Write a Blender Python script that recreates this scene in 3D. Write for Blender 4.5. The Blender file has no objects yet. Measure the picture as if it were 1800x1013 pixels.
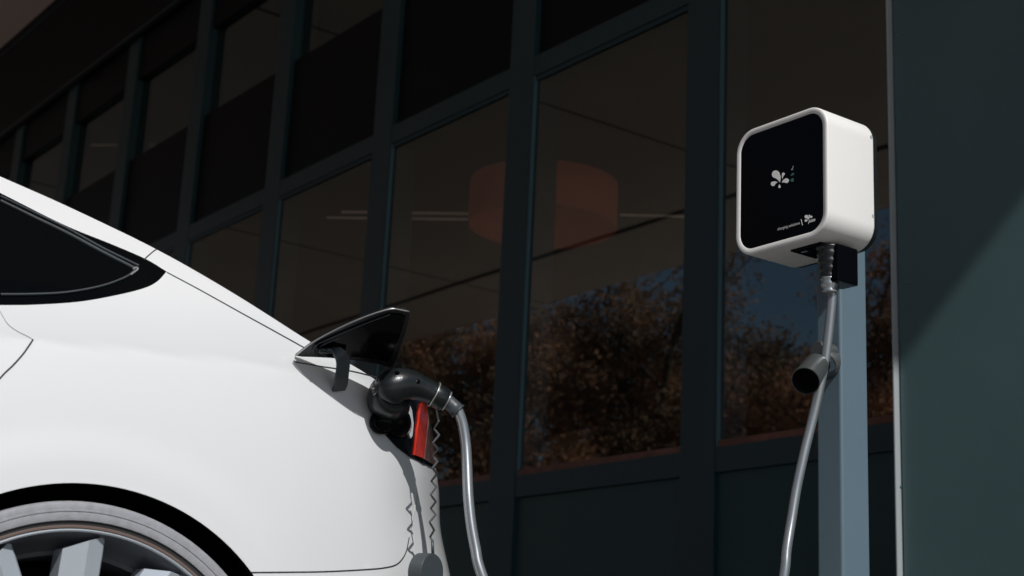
import bpy, bmesh, math, random
import numpy as np
from mathutils import Vector, Matrix
from mathutils.geometry import delaunay_2d_cdt
random.seed(7)
SC = bpy.context.scene
COL = SC.collection
CH = 0.419                                   # camera height

# ---------------------------------------------------------------- camera
F_ = 2700.0; CX, CY = 900.0, 506.5           # focal length and centre in photo pixels
def _n(v): return v/np.linalg.norm(v)
_up = _n(np.array([1380-CX, -9500-CY, F_]))
_fx = _n(np.array([-1184-CX, 1150-CY, F_])); _fx = _n(_fx-_up*np.dot(_fx, _up))
_X = -_fx; _Z = _up; _Y = np.cross(_Z, _X)
R_ = np.array([_X, _Y, _Z])                  # camera (right, down, forward) to world
cd = bpy.data.cameras.new("camera"); cam = bpy.data.objects.new("camera", cd); COL.objects.link(cam)
cd.sensor_width = 36; cd.lens = F_/1800*36; cd.clip_start = 0.05; cd.clip_end = 600
M = Matrix.Identity(4)
for i in range(3):
    M[i][0] = R_[i][0]; M[i][1] = -R_[i][1]; M[i][2] = -R_[i][2]
M[2][3] = CH
cam.matrix_world = M
SC.camera = cam
cd.dof.use_dof = True; cd.dof.focus_distance = 2.75; cd.dof.aperture_fstop = 7.0

# ---------------------------------------------------------------- sky, sun, exposure
SUN = Vector((1.0, -0.23, 0.94)).normalized()
w = bpy.data.worlds.new("World"); SC.world = w; w.use_nodes = True
nt = w.node_tree; nt.nodes.clear()
sky = nt.nodes.new('ShaderNodeTexSky'); sky.sky_type = 'NISHITA'; sky.sun_disc = False
sky.sun_elevation = math.asin(SUN.z); sky.sun_rotation = math.atan2(SUN.x, SUN.y)
sky.air_density = 1.0; sky.dust_density = 0.6; sky.ozone_density = 1.5
bg = nt.nodes.new('ShaderNodeBackground'); bg.inputs['Strength'].default_value = 0.052
out = nt.nodes.new('ShaderNodeOutputWorld')
nt.links.new(sky.outputs[0], bg.inputs[0]); nt.links.new(bg.outputs[0], out.inputs[0])
sl = bpy.data.lights.new("sun", 'SUN'); sl.energy = 3.75; sl.angle = math.radians(0.5); sl.color = (1.0, 0.985, 0.965)
so = bpy.data.objects.new("sun", sl); COL.objects.link(so)
so.rotation_euler = SUN.to_track_quat('Z', 'Y').to_euler(); so.location = SUN*30
SC.view_settings.view_transform = 'Standard'; SC.view_settings.look = 'None'
SC.view_settings.exposure = 0.0; SC.view_settings.gamma = 1.0
SC.view_settings.use_curve_mapping = False
SC.cycles.max_bounces = 8; SC.cycles.transparent_max_bounces = 12

# ---------------------------------------------------------------- projection helpers
def ray(px, py):
    return R_ @ _n(np.array([px-CX, py-CY, F_]))
def on_x(px, py, X):
    d = ray(px, py); p = d*(X/d[0]); p[2] += CH; return Vector(p)
def on_y(px, py, Y):
    d = ray(px, py); p = d*(Y/d[1]); p[2] += CH; return Vector(p)
def proj(p):
    q = (np.asarray(p, float)-[0, 0, CH]) @ R_
    return CX+F_*q[0]/q[2], CY+F_*q[1]/q[2]

# ---------------------------------------------------------------- materials
MATS = {}
def mat(name, col, rough=0.5, metal=0.0, noise=0.0, nscale=8.0, bump=0.0, bscale=40.0, coat=0.0, spec=0.5,
        col2=None, emit=None, rvar=0.0, trans=0.0, obj=True, detail=4.0):
    m = bpy.data.materials.new(name); m.use_nodes = True; t = m.node_tree; b = t.nodes['Principled BSDF']
    b.inputs['Base Color'].default_value = (*col, 1); b.inputs['Roughness'].default_value = rough
    b.inputs['Metallic'].default_value = metal; b.inputs['Specular IOR Level'].default_value = spec
    b.inputs['Coat Weight'].default_value = coat; b.inputs['Coat Roughness'].default_value = 0.03
    b.inputs['Transmission Weight'].default_value = trans
    tc = t.nodes.new('ShaderNodeTexCoord'); src = tc.outputs['Object']
    if noise > 0 or col2 or rvar > 0:
        n = t.nodes.new('ShaderNodeTexNoise'); n.inputs['Scale'].default_value = nscale; n.inputs['Detail'].default_value = detail
        t.links.new(src, n.inputs['Vector'])
        if noise > 0 or col2:
            mx = t.nodes.new('ShaderNodeMix'); mx.data_type = 'RGBA'
            c2 = col2 or tuple(max(0, c*(1-noise)) for c in col)
            mx.inputs[6].default_value = (*col, 1); mx.inputs[7].default_value = (*c2, 1)
            rp = t.nodes.new('ShaderNodeMapRange'); rp.inputs[1].default_value = 0.35; rp.inputs[2].default_value = 0.65
            t.links.new(n.outputs[0], rp.inputs[0]); t.links.new(rp.outputs[0], mx.inputs[0])
            t.links.new(mx.outputs[2], b.inputs['Base Color'])
        if rvar > 0:
            r2 = t.nodes.new('ShaderNodeMapRange'); r2.inputs[3].default_value = max(0, rough-rvar); r2.inputs[4].default_value = rough+rvar
            t.links.new(n.outputs[0], r2.inputs[0]); t.links.new(r2.outputs[0], b.inputs['Roughness'])
    if bump > 0:
        n2 = t.nodes.new('ShaderNodeTexNoise'); n2.inputs['Scale'].default_value = bscale; n2.inputs['Detail'].default_value = 3
        t.links.new(src, n2.inputs['Vector'])
        bp = t.nodes.new('ShaderNodeBump'); bp.inputs['Strength'].default_value = bump; bp.inputs['Distance'].default_value = 0.002
        t.links.new(n2.outputs[0], bp.inputs['Height']); t.links.new(bp.outputs[0], b.inputs['Normal'])
    if emit:
        b.inputs['Emission Color'].default_value = (*emit[0], 1); b.inputs['Emission Strength'].default_value = emit[1]
    MATS[name] = m
    return m

PAINT = mat('car_paint_white', (0.665, 0.675, 0.68), 0.35, coat=1.0, rvar=0.05, nscale=3)
GLASSBLK = mat('car_glass_black', (0.002, 0.0025, 0.003), 0.05, spec=0.05)
TRIM = mat('satin_black_trim', (0.008, 0.009, 0.011), 0.28, spec=0.4)
SEAM = mat('panel_gap_dark', (0.02, 0.022, 0.025), 0.7)
WELL = mat('wheel_well_black', (0.006, 0.007, 0.008), 0.9, spec=0.1)
RUBBER = mat('tyre_rubber_dusty', (0.29, 0.295, 0.32), 0.75, noise=0.35, nscale=90, bump=0.35, bscale=400, col2=(0.25, 0.25, 0.265), detail=10)
RUBBERD = mat('tyre_rubber_dark', (0.02, 0.02, 0.022), 0.7)
ALLOY = mat('alloy_silver', (0.52, 0.57, 0.62), 0.30, metal=0.35, rvar=0.06, nscale=15)
ALLOYD = mat('alloy_dark', (0.10, 0.105, 0.115), 0.45, metal=0.6)
PLASTIC = mat('black_plastic', (0.007, 0.0095, 0.0105), 0.30, bump=0.15, bscale=300, rvar=0.08, nscale=30)
PLASTICG = mat('grey_plastic', (0.045, 0.055, 0.062), 0.42, bump=0.15, bscale=300)
mat('cord_grey', (0.07, 0.075, 0.08), 0.35, spec=0.8)
mat('holster_grey', (0.11, 0.12, 0.12), 0.38, metal=0.6)
BLACKP = mat('gloss_black', (0.002, 0.002, 0.003), 0.10, spec=0.08)
CABLE = mat('cable_grey', (0.34, 0.36, 0.37), 0.28, metal=0.7, rvar=0.05, nscale=20, bump=0.03, bscale=120)
WHITEB = mat('powder_white', (0.74, 0.73, 0.71), 0.45, bump=0.12, bscale=500, rvar=0.05, nscale=12)
SILVER = mat('silver_metal', (0.55, 0.55, 0.54), 0.35, metal=0.8, rvar=0.05)
POST = mat('post_blue_grey', (0.100, 0.150, 0.185), 0.42, noise=0.06, nscale=4, bump=0.08, bscale=260, rvar=0.06)
FRAME = mat('frame_teal_grey', (0.013, 0.044, 0.056), 0.42, noise=0.10, nscale=2.0, bump=0.06, bscale=200, rvar=0.05)
BEAD = mat('bead_steel_blue', (0.06, 0.125, 0.15), 0.35)
PANEL = mat('panel_teal', (0.013, 0.056, 0.063), 0.45, noise=0.14, nscale=1.5, rvar=0.06)
DARKP = mat('spandrel_black', (0.004, 0.005, 0.007), 0.55, spec=0.15)
SOFFIT = mat('soffit_beige', (0.86, 0.66, 0.57), 0.8, noise=0.1, nscale=0.6)
JOINT = mat('joint_dark', (0.01, 0.01, 0.01), 0.9)
WALL = mat('cladding_teal', (0.070, 0.130, 0.140), 0.40, noise=0.14, nscale=1.3, bump=0.05, bscale=150, rvar=0.05)
ALU = mat('aluminium_trim', (0.42, 0.46, 0.47), 0.4, metal=0.3, bump=0.2, bscale=90)
SILL = mat('sill_seal_brown', (0.20, 0.085, 0.06), 0.5, noise=0.4, nscale=12)
BOUNCE = mat('bounce_pale', (0.72, 0.66, 0.60), 0.85, noise=0.2, nscale=0.8, bump=0.4, bscale=40)  # pale material of the added ground sheets that bounce light
PAVE = mat('paving', (0.105, 0.103, 0.10), 0.85, noise=0.25, nscale=1.2, bump=0.5, bscale=60)
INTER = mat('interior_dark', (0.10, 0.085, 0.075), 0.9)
RED = mat('tail_red', (0.62, 0.035, 0.018), 0.12, coat=1.0, noise=0.25, nscale=30)
SMOKE = mat('tail_smoked', (0.17, 0.095, 0.085), 0.10, coat=1.0, noise=0.4, nscale=14)
CLEAR = mat('tail_clear', (0.62, 0.66, 0.68), 0.12, coat=1.0)
WHITEM = mat('mark_white', (0.85, 0.85, 0.83), 0.5)
TEALM = mat('mark_teal', (0.05, 0.15, 0.13), 0.5)
GREYM = mat('mark_grey', (0.35, 0.36, 0.36), 0.5)
LAMPR = mat('lampshade_red', (0.45, 0.10, 0.05), 0.8, emit=((1.0, 0.25, 0.17), 0.046))
TUBEL = mat('tube_lamp', (0.8, 0.75, 0.7), 0.5, emit=((1.0, 0.78, 0.62), 0.10))
mat('bead_brown', (0.13, 0.09, 0.075), 0.6)
BARK = mat('bark', (0.10, 0.07, 0.05), 0.9, noise=0.4, nscale=8)
def leaf_mat(name, c1, c2):
    m = mat(name, c1, 0.7, col2=c2, nscale=0.9, detail=6); t = m.node_tree; b = t.nodes['Principled BSDF']
    o = [n for n in t.nodes if n.type == 'OUTPUT_MATERIAL'][0]; tl = t.nodes.new('ShaderNodeBsdfTranslucent'); mx = t.nodes.new('ShaderNodeMixShader')
    t.links.new(b.inputs['Base Color'].links[0].from_socket, tl.inputs[0]); mx.inputs[0].default_value = 0.45
    t.links.new(b.outputs[0], mx.inputs[1]); t.links.new(tl.outputs[0], mx.inputs[2]); t.links.new(mx.outputs[0], o.inputs[0])
    return m
LEAVES = [leaf_mat('leaves_rust', (0.72, 0.35, 0.20), (0.10, 0.06, 0.035)), leaf_mat('leaves_brown', (0.55, 0.32, 0.20), (0.06, 0.05, 0.035)),
          leaf_mat('leaves_olive', (0.22, 0.18, 0.08), (0.08, 0.07, 0.03))]

def glass_mat():
    m = bpy.data.materials.new('window_glass'); m.use_nodes = True; t = m.node_tree; t.nodes.clear()
    o = t.nodes.new('ShaderNodeOutputMaterial')
    tr = t.nodes.new('ShaderNodeBsdfTransparent'); tr.inputs[0].default_value = (0.55, 0.54, 0.53, 1)
    gl = t.nodes.new('ShaderNodeBsdfGlossy'); gl.inputs['Roughness'].default_value = 0.012; gl.inputs[0].default_value = (0.84, 0.99, 0.97, 1)
    fr = t.nodes.new('ShaderNodeFresnel'); fr.inputs['IOR'].default_value = 2.25
    tc = t.nodes.new('ShaderNodeTexCoord'); n = t.nodes.new('ShaderNodeTexNoise'); n.inputs['Scale'].default_value = 1.1; n.inputs['Detail'].default_value = 1
    bp = t.nodes.new('ShaderNodeBump'); bp.inputs['Strength'].default_value = 0.10; bp.inputs['Distance'].default_value = 0.004
    t.links.new(tc.outputs['Object'], n.inputs['Vector']); t.links.new(n.outputs[0], bp.inputs['Height'])
    t.links.new(bp.outputs[0], gl.inputs['Normal'])
    mx = t.nodes.new('ShaderNodeMixShader')
    ge = t.nodes.new('ShaderNodeNewGeometry'); iv = t.nodes.new('ShaderNodeMath'); iv.operation = 'SUBTRACT'; iv.inputs[0].default_value = 1.0
    ml = t.nodes.new('ShaderNodeMath'); ml.operation = 'MULTIPLY'
    t.links.new(ge.outputs['Backfacing'], iv.inputs[1]); t.links.new(iv.outputs[0], ml.inputs[1]); t.links.new(fr.outputs[0], ml.inputs[0])
    t.links.new(ml.outputs[0], mx.inputs[0]); t.links.new(tr.outputs[0], mx.inputs[1]); t.links.new(gl.outputs[0], mx.inputs[2])
    t.links.new(mx.outputs[0], o.inputs[0])
    return m
GLASS = glass_mat()

# ---------------------------------------------------------------- object helpers
def tag(o, label=None, cat=None, group=None, kind=None):
    if label: o['label'] = label
    if cat: o['category'] = cat
    if group: o['group'] = group
    if kind: o['kind'] = kind
    return o
def empty(name, loc, label=None, cat=None, group=None):
    o = bpy.data.objects.new(name, None); COL.objects.link(o); o.location = loc; o.empty_display_size = 0.1
    o.matrix_world = Matrix.Translation(loc)
    return tag(o, label, cat, group)
def link(name, me, m, parent=None, smooth=False):
    o = bpy.data.objects.new(name, me); COL.objects.link(o)
    for mm in (m if isinstance(m, (list, tuple)) else [m]):
        if len(me.materials) < len(m if isinstance(m, (list, tuple)) else [m]): me.materials.append(mm)
    if smooth:
        for p in me.polygons: p.use_smooth = True
    if parent is not None:
        root = parent
        o.parent = parent
        o.matrix_parent_inverse = world(parent).inverted()
    return o
def world(o):
    m = Matrix.Translation(o.location) if o.parent is None else Matrix.Identity(4)
    while o.parent is not None: o = o.parent; m = Matrix.Translation(o.location)
    return m if True else None
def mesh(name, V, Fc, m, parent=None, smooth=False):
    me = bpy.data.meshes.new(name); me.from_pydata([tuple(v) for v in V], [], Fc); me.update()
    o = bpy.data.objects.new(name, me); COL.objects.link(o)
    me.materials.append(m) if not isinstance(m, (list, tuple)) else [me.materials.append(x) for x in m]
    if smooth:
        for p in me.polygons: p.use_smooth = True
    if parent is not None:
        o.parent = parent
        # every root sits at its own location without rotation; children of meshes share their root frame
        r = parent; off = Vector((0, 0, 0))
        while r is not None: off += Vector(r.location); r = r.parent
        o.location = -off
    return o
class MB:
    def __init__(s): s.V = []; s.F = []; s.bm = bmesh.new()
    def box(s, x0, x1, y0, y1, z0, z1, bev=0.0):
        b = bmesh.new(); bmesh.ops.create_cube(b, size=1.0)
        for v in b.verts:
            v.co = Vector(((x0+x1)/2+v.co.x*(x1-x0), (y0+y1)/2+v.co.y*(y1-y0), (z0+z1)/2+v.co.z*(z1-z0)))
        if bev > 0: bmesh.ops.bevel(b, geom=list(b.edges), offset=bev, segments=2, affect='EDGES', profile=0.7)
        s.add(b); return s
    def add(s, b):
        b.verts.index_update(); k = len(s.V)
        s.V += [v.co.copy() for v in b.verts]; s.F += [[v.index+k for v in f.verts] for f in b.faces]; b.free(); return s
    def raw(s, V, Fc):
        k = len(s.V); s.V += [Vector(v) for v in V]; s.F += [[i+k for i in f] for f in Fc]; return s
    def tube(s, pts, rad, seg=16, cap=True, flat=None):
        pts = [Vector(p) for p in pts]; n = len(pts)
        rr = rad if isinstance(rad, (list, tuple)) else [rad]*n
        T = [(pts[min(i+1, n-1)]-pts[max(i-1, 0)]).normalized() for i in range(n)]
        u = T[0].orthogonal().normalized() if flat is None else (Vector(flat)-T[0]*Vector(flat).dot(T[0])).normalized()
        V = []; Fc = []
        for i in range(n):
            u = (u-T[i]*u.dot(T[i])).normalized(); v = T[i].cross(u)
            ra, rb = rr[i] if isinstance(rr[i], (list, tuple)) else (rr[i], rr[i])
            for k in range(seg):
                a = 2*math.pi*k/seg; V.append(pts[i]+u*math.cos(a)*ra+v*math.sin(a)*rb)
        for i in range(n-1):
            for k in range(seg):
                k2 = (k+1) % seg; Fc.append([i*seg+k, i*seg+k2, (i+1)*seg+k2, (i+1)*seg+k])
        if cap:
            Fc.append(list(range(seg))[::-1]); Fc.append([(n-1)*seg+k for k in range(seg)])
        return s.raw(V, Fc)
    def lathe(s, o, ax, prof, seg=36):
        ax = Vector(ax).normalized(); u = ax.orthogonal().normalized(); v = ax.cross(u); n = len(prof)
        V = [Vector(o)+ax*d+(u*math.cos(2*math.pi*k/seg)+v*math.sin(2*math.pi*k/seg))*q for d, q in prof for k in range(seg)]
        Fc = [[j*seg+k, j*seg+(k+1) % seg, (j+1)*seg+(k+1) % seg, (j+1)*seg+k] for j in range(n-1) for k in range(seg)]
        Fc.append(list(range(seg))[::-1]); Fc.append([(n-1)*seg+k for k in range(seg)])
        return s.raw(V, Fc)
    def build(s, name, m, parent=None, smooth=False, auto=None):
        o = mesh(name, s.V, s.F, m, parent, smooth)
        if auto: smooth_by_angle(o, auto)
        return o
def smooth_by_angle(o, deg):
    me = o.data; bm = bmesh.new(); bm.from_mesh(me)
    for f in bm.faces: f.smooth = True
    for e in bm.edges:
        if len(e.link_faces) == 2 and e.calc_face_angle(0) > math.radians(deg): e.smooth = False
    bm.to_mesh(me); bm.free()
def catmull(P, n=8):
    P = [Vector(p) for p in P]; out = []
    Q = [P[0]*2-P[1]]+P+[P[-1]*2-P[-2]]
    for i in range(1, len(Q)-2):
        for k in range(n):
            t = k/n; a, b, c, d = Q[i-1], Q[i], Q[i+1], Q[i+2]
            out.append(0.5*((2*b)+(c-a)*t+(2*a-5*b+4*c-d)*t*t+(3*b-a-3*c+d)*t**3))
    out.append(P[-1]); return out
def sm2(P, n=6): return [(v.x, v.y) for v in catmull([(p[0], p[1], 0) for p in P], n)]

# ================================================================ GROUND
mesh('ground', [(-150, -150, 0), (150, -150, 0), (150, 150, 0), (-150, 150, 0)], [[0, 1, 2, 3]], PAVE).__setitem__('kind', 'structure')
mesh('bounce_ground_right', [(1.2, -40, .004), (45, -40, .004), (45, 30, .004), (1.2, 30, .004)], [[0, 1, 2, 3]], BOUNCE).__setitem__('kind', 'structure')  # unseen pale sheet added to bounce sun onto the car and shaded sides
mesh('bounce_ground_left', [(-90, -40, .004), (-11, -40, .004), (-11, -5.5, .004), (-22, -5.5, .004), (-22, 3.8, .004), (-90, 3.8, .004)], [[0, 1, 2, 3, 4, 5]], BOUNCE).__setitem__('kind', 'structure')  # unseen pale sheet added to throw light up onto the soffit

# ================================================================ OFFICE BUILDING
D = 3.9
Hs = 1.428*D+CH          # soffit height
def zz(r): return r*D+CH
P0, PP, MW = -1.033, 0.3105, 0.047
bld = empty('office_building', (-8, D, 0), 'dark teal metal and glass office front with deep beige canopy', 'building')
NB = 15
wx0 = on_y(1580, 700, .93*D).x
edges = [(P0-PP*k)*D for k in range(-3, NB)]      # right edge (toward +x) of each mullion
mb = MW*D
z_gb, z_pl, z_tb, z_tt, z_b2, z_b3 = zz(0.239), zz(0.2155), zz(0.7095), zz(0.735), zz(0.930), zz(1.09)
for xr in edges:
    MB().box(xr-mb, xr, D, D+0.16, 0, Hs-0.002, 0.002).build('mullion', FRAME, bld)
    MB().box(xr+0.0005, xr+0.010, D+0.004, D+0.0185, z_gb+0.002, z_tb-0.002, 0.002).build('glazing_bead', BEAD, bld)
for i in range(len(edges)-1):
    xa, xb = edges[i+1], edges[i]-mb            # bay between mullions
    MB().box(xa+.0005, xb-.0005, D+0.003, D+0.15, z_pl, z_gb, 0.002).build('bottom_rail', FRAME, bld)
    MB().box(xa+.0005, xb-.0005, D+0.003, D+0.15, z_tb, z_tt, 0.002).build('transom', FRAME, bld)
    MB().box(xa+.0005, xb-.0005, D+0.018, D+0.10, 0.02, z_pl-0.0005).build('lower_panel', PANEL, bld)
    MB().box(xa+.0005, xb-.0005, D+0.030, D+0.10, z_tt+.0005, z_b2-.0005).build('spandrel_panel', DARKP, bld)
    MB().box(xa+.0005, xb-.0005, D+0.022, D+0.12, z_b3+.0005, Hs-.02).build('spandrel_panel', DARKP, bld)
    wn = MB()
    wn.box(xa+.0106, xb-.001, D+0.010, D+0.0195, z_tb-0.022, z_tb-.0005)
    wn = wn.build('window', FRAME, bld)
    MB().box(xa+.0106, xb-.001, D+0.020, D+0.026, z_gb+0.001, z_tb-0.001).build('pane', GLASS, wn)
    MB().box(xa+.0106, xb-.001, D+0.009, D+0.0195, z_gb+0.0005, z_gb+0.026, 0.002).build('sill', SILL, wn)
    MB().box(xa+.0005, xb-.0005, D+0.060, D+0.066, z_b2, z_b3).build('upper_pane', GLASS, bld)
fas = MB().box(edges[-1]-1, wx0-.01, D-.035, D-.001, zz(1.175), Hs-.0035, .003).build('fascia', DARKP, bld)
MB().box(edges[-1]-1, wx0-.012, D-.040, D-.0352, zz(1.182), zz(1.186)).box(edges[-1]-1, wx0-.012, D-.046, D-.0352, Hs-.11, Hs-.10).build('fascia_trim', FRAME, fas)
# interior shell
x0, x1 = edges[-1]-.5, edges[0]+.5
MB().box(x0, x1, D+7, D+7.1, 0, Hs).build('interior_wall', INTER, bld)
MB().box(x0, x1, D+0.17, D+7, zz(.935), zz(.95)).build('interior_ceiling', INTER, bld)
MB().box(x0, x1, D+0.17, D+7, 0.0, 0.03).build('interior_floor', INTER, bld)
# canopy
CXE = 1.87; CYE = D-2.34*D
ca = MB().box(-22, CXE, CYE, D-0.001, Hs, Hs+0.35).build('canopy', SOFFIT, bld)
jm = MB()
jm.box(-22, CXE-.01, D-1.95*D-.05, D-1.95*D+.05, Hs-.004, Hs+.01)
jx = on_y(1078, 222, 1)  # joint running out from the facade, seen mirrored in the glass
for k in range(-1, 5):
    d = ray(1078, 222); t = (Hs-CH)/d[2]; X = d[0]*t-k*6.0
    if X < CXE: jm.box(X-.012, X+.012, CYE+.01, D-.01, Hs-.0045, Hs+.009)
jm.build('joint', JOINT, ca)
MB().box(-22, CXE, D+.17, D+8, Hs+.002, Hs+2.5).build('upper_wall', PANEL, bld)

# cladding wall at the right, standing proud of the glazing
YW = 0.93*D
wx = on_y(1580, 700, YW).x
wall = empty('cladding_wall', (wx, YW, 0), 'smooth teal grey metal clad wall right of the windows crossed by a slanting shadow', 'wall')
MB().box(wx+.0065, wx+3.6, YW, YW+.6, 0, Hs-.003, 0.003).build('wall_panel', WALL, wall)
tr = MB().box(wx-.0045, wx, YW-.021, YW+.05, 0, Hs-.003, .0008)
tr.build('corner_trim', ALU, wall)
for p in ((1587, 58), (1594, 497), (1582, 856)):
    c = on_y(*p, YW); MB().tube([c+Vector((0, .002, 0)), c+Vector((0, -.002, 0)), c+Vector((0, -.004, 0))], [.006, .006, .004], 12).build('rivet', WALL, wall)

# interior lamps
def drum():
    Y = D+2.0
    c = on_y(955, 362, Y); r = (on_y(1086, 352, Y)-on_y(824, 352, Y)).x/2*0.80*.75
    h = abs((on_y(955, 312, Y)-on_y(955, 386, Y)).z)/2
    t = empty('pendant_lamp', (c.x, c.y, c.z-h), 'large red drum pendant lamp hanging behind the centre window', 'lamp')
    V = []; Fc = []; N = 64
    for rr, z in ((r, -h), (r, h), (r-.012, h), (r-.012, -h)):
        V += [(c.x+rr*math.cos(2*math.pi*k/N), c.y+rr*math.sin(2*math.pi*k/N), c.z+z) for k in range(N)]
    for j in range(4):
        for k in range(N):
            Fc.append([j*N+k, j*N+(k+1) % N, ((j+1) % 4)*N+(k+1) % N, ((j+1) % 4)*N+k])
    mesh('lamp_shade', V, Fc, LAMPR, t, True)
    MB().tube([c+Vector((0, 0, -.02)), Vector((c.x, c.y, zz(.935)))], .006, 8).build('cord', TRIM, t)
drum()
for i, (a, b, Y) in enumerate((((600, 373), (830, 376), D+1.4), ((1090, 378), (1210, 381), D+3.2), ((575, 383), (830, 386), D+1.4), ((118, 244), (292, 243), D+1.4), ((118, 256), (272, 255), D+1.4))):
    A = on_y(*a, Y)
    d = ray(*b); t = (A.z-CH)/d[2]; B = Vector((d[0]*t, d[1]*t, A.z))
    if B.y < D+.6: B = A+(B-A)*0.8
    o = MB().tube([A, B], 0.007, 10)
    o = o.build('linear_lamp', TUBEL)
    tag(o, ['upper of two thin ceiling tubes left of the red drum lamp', 'thin ceiling tube right of the red drum lamp', 'lower of two thin ceiling tubes left of the red drum lamp',
            'upper of two faint ceiling tubes high in the far left windows', 'lower of two faint ceiling tubes high in the far left windows'][i], 'lamp', 'thin ceiling tubes behind the glass')

# ================================================================ TREES (seen mirrored in the glass)
def leaf_mesh(name, C, S, m, parent, seed):
    rg = np.random.default_rng(seed); n = len(C)
    u = rg.normal(size=(n, 3)); u /= np.linalg.norm(u, axis=1)[:, None]
    v = np.cross(u, rg.normal(size=(n, 3))); v /= np.linalg.norm(v, axis=1)[:, None]
    u *= S[:, None]; v *= S[:, None]*.6
    V = np.stack([C-u, C-v, C+u, C+v], 1).reshape(-1, 3)
    me = bpy.data.meshes.new(name); me.vertices.add(4*n); me.vertices.foreach_set('co', V.ravel())
    me.loops.add(4*n); me.loops.foreach_set('vertex_index', np.arange(4*n)); me.polygons.add(n)
    me.polygons.foreach_set('loop_start', np.arange(0, 4*n, 4)); me.update(calc_edges=True); me.materials.append(m)
    o = bpy.data.objects.new(name, me); COL.objects.link(o)
    if parent is not None: o.parent = parent; o.location = -parent.location
    return o
def leaf_cloud(name, tips, h, xy, n, m, parent, seed):
    rg = np.random.default_rng(seed); T = np.array([tuple(p) for p in tips])
    # clumps: a few tips get most of the leaves
    wts = rg.exponential(size=len(T))**1.6; wts /= wts.sum()
    C = T[rg.choice(len(T), n, p=wts)]+rg.normal(size=(n, 3))*h*.026
    k = n//10; C[:k] = np.c_[xy[0]+rg.normal(size=k)*h*.17, xy[1]+rg.normal(size=k)*h*.17, rg.uniform(.05, .55, k)*h]
    return leaf_mesh(name, C, rg.uniform(.022, .055, n), m, parent, seed)
def tree(x, y, h, seed, mi, label, dens=1.0):
    rnd = random.Random(seed)
    t = empty('autumn_tree', (x, y, 0), label, 'tree', 'autumn trees mirrored in the windows')
    tb = MB(); tips = []
    def grow(p, d, L, r, lv):
        n = 4; pts = [p]; rads = [r]
        for i in range(n):
            d = (d+Vector((rnd.uniform(-.22, .22), rnd.uniform(-.22, .22), rnd.uniform(-.05, .16)))).normalized()
            pts.append(pts[-1]+d*L/n); rads.append(r*(1-.5*(i+1)/n))
        tb.tube(pts, rads, 6 if lv < 2 else 4, cap=False)
        if lv >= 1: tips.extend(pts[1:])
        if lv < 3:
            for k in range(5 if lv == 0 else 4):
                q = pts[rnd.randint(1 if lv else 2, n)]
                a = rnd.uniform(0, 6.28)
                dd = (d*.55+Vector((math.cos(a), math.sin(a), rnd.uniform(.0, .6)))*.8).normalized()
                grow(q, dd, L*rnd.uniform(.5, .68), r*.45, lv+1)
    grow(Vector((x, y, 0)), Vector((0, 0, 1)), h*.55, h*.022, 0)
    tb.build('trunk', BARK, t)
    leaf_cloud('crown', tips, h, (x, y), 26000, LEAVES[mi], t, seed)
CAMV = (0, 2*D)
tl = [(650, 30, 9.4, 0), (745, 27.5, 7.3, 0), (820, 31, 8.6, 1), (868, 26.5, 7.3, 0), (985, 33, 4.6, 1), (1110, 26, 7.4, 1), (1165, 30, 8.6, 0),
      (1215, 26, 8.3, 1), (1290, 29, 7.9, 0), (1370, 25, 6.7, 0), (1450, 29, 6.8, 1), (1550, 27, 7.2, 2), (1650, 25, 7.5, 0), (560, 33, 10.0, 1)]
shade = {0: 'rust leaved', 1: 'brown leaved', 2: 'olive leaved'}
spots = ['mirrored low in the pane behind the plug handle', 'mirrored in the pane just right of the open charging flap', 'mirrored beside the mullion right of the plug cable',
         'mirrored at the left edge of the central pane', 'thin crown mirrored under the sky gap of the central pane', 'mirrored in the middle of the central pane',
         'mirrored tall at the right of the central pane', 'mirrored at the mullion left of the charging post', 'mirrored in the pane left of the holster',
         'low crown mirrored behind the holster', 'low crown mirrored behind the charging post', 'mirrored in the strip between post and clad wall',
         'standing beyond the clad wall, farthest right of the row', 'tall crown mirrored at the left behind the car tail']
for i, (px, dist, h, mi) in enumerate(tl):
    d = ray(px, 700); a = np.array([d[0], -d[1]]); a = a/np.linalg.norm(a)
    tree(a[0]*dist, 2*D+a[1]*dist, h, 100+i, mi, '%s autumn tree %s' % (shade[mi], spots[i]))
# undergrowth under the trees
rg = np.random.default_rng(3); nU = 60000
pxs = rg.uniform(450, 1750, nU); ds = rg.uniform(24, 34, nU); az = np.array([np.arctan2(-ray(p, 700)[1], ray(p, 700)[0]) for p in np.linspace(450, 1750, 60)])
az = np.interp(pxs, np.linspace(450, 1750, 60), az); hh = np.maximum(1.0, 2.6+1.2*np.sin(pxs*.021)+.8*np.sin(pxs*.057+1))
UC = np.c_[np.cos(az)*ds, 2*D+np.sin(az)*ds, rg.random(nU)**.8*hh]
tag(leaf_mesh('undergrowth', UC, rg.uniform(.04, .10, nU), LEAVES[1], None, 5), 'dense brown undergrowth below the mirrored autumn trees', 'bushes', kind='stuff')

rg = np.random.default_rng(11); nW = 70000  # unseen leaf screen, added to keep low sky off the shaded wall
xw = rg.uniform(-16, 26, nW); hw = 6.5+1.3*np.sin(xw*.7)+.9*np.sin(xw*1.9+1)
tag(leaf_mesh('sky_blocker', np.c_[xw, -17-rg.random(nW)*4, rg.random(nW)**.9*hw], rg.uniform(.10, .22, nW), LEAVES[1], None, 12), 'brown woodland behind the camera, unseen, added to block low sky', 'foliage', kind='stuff')
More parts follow.
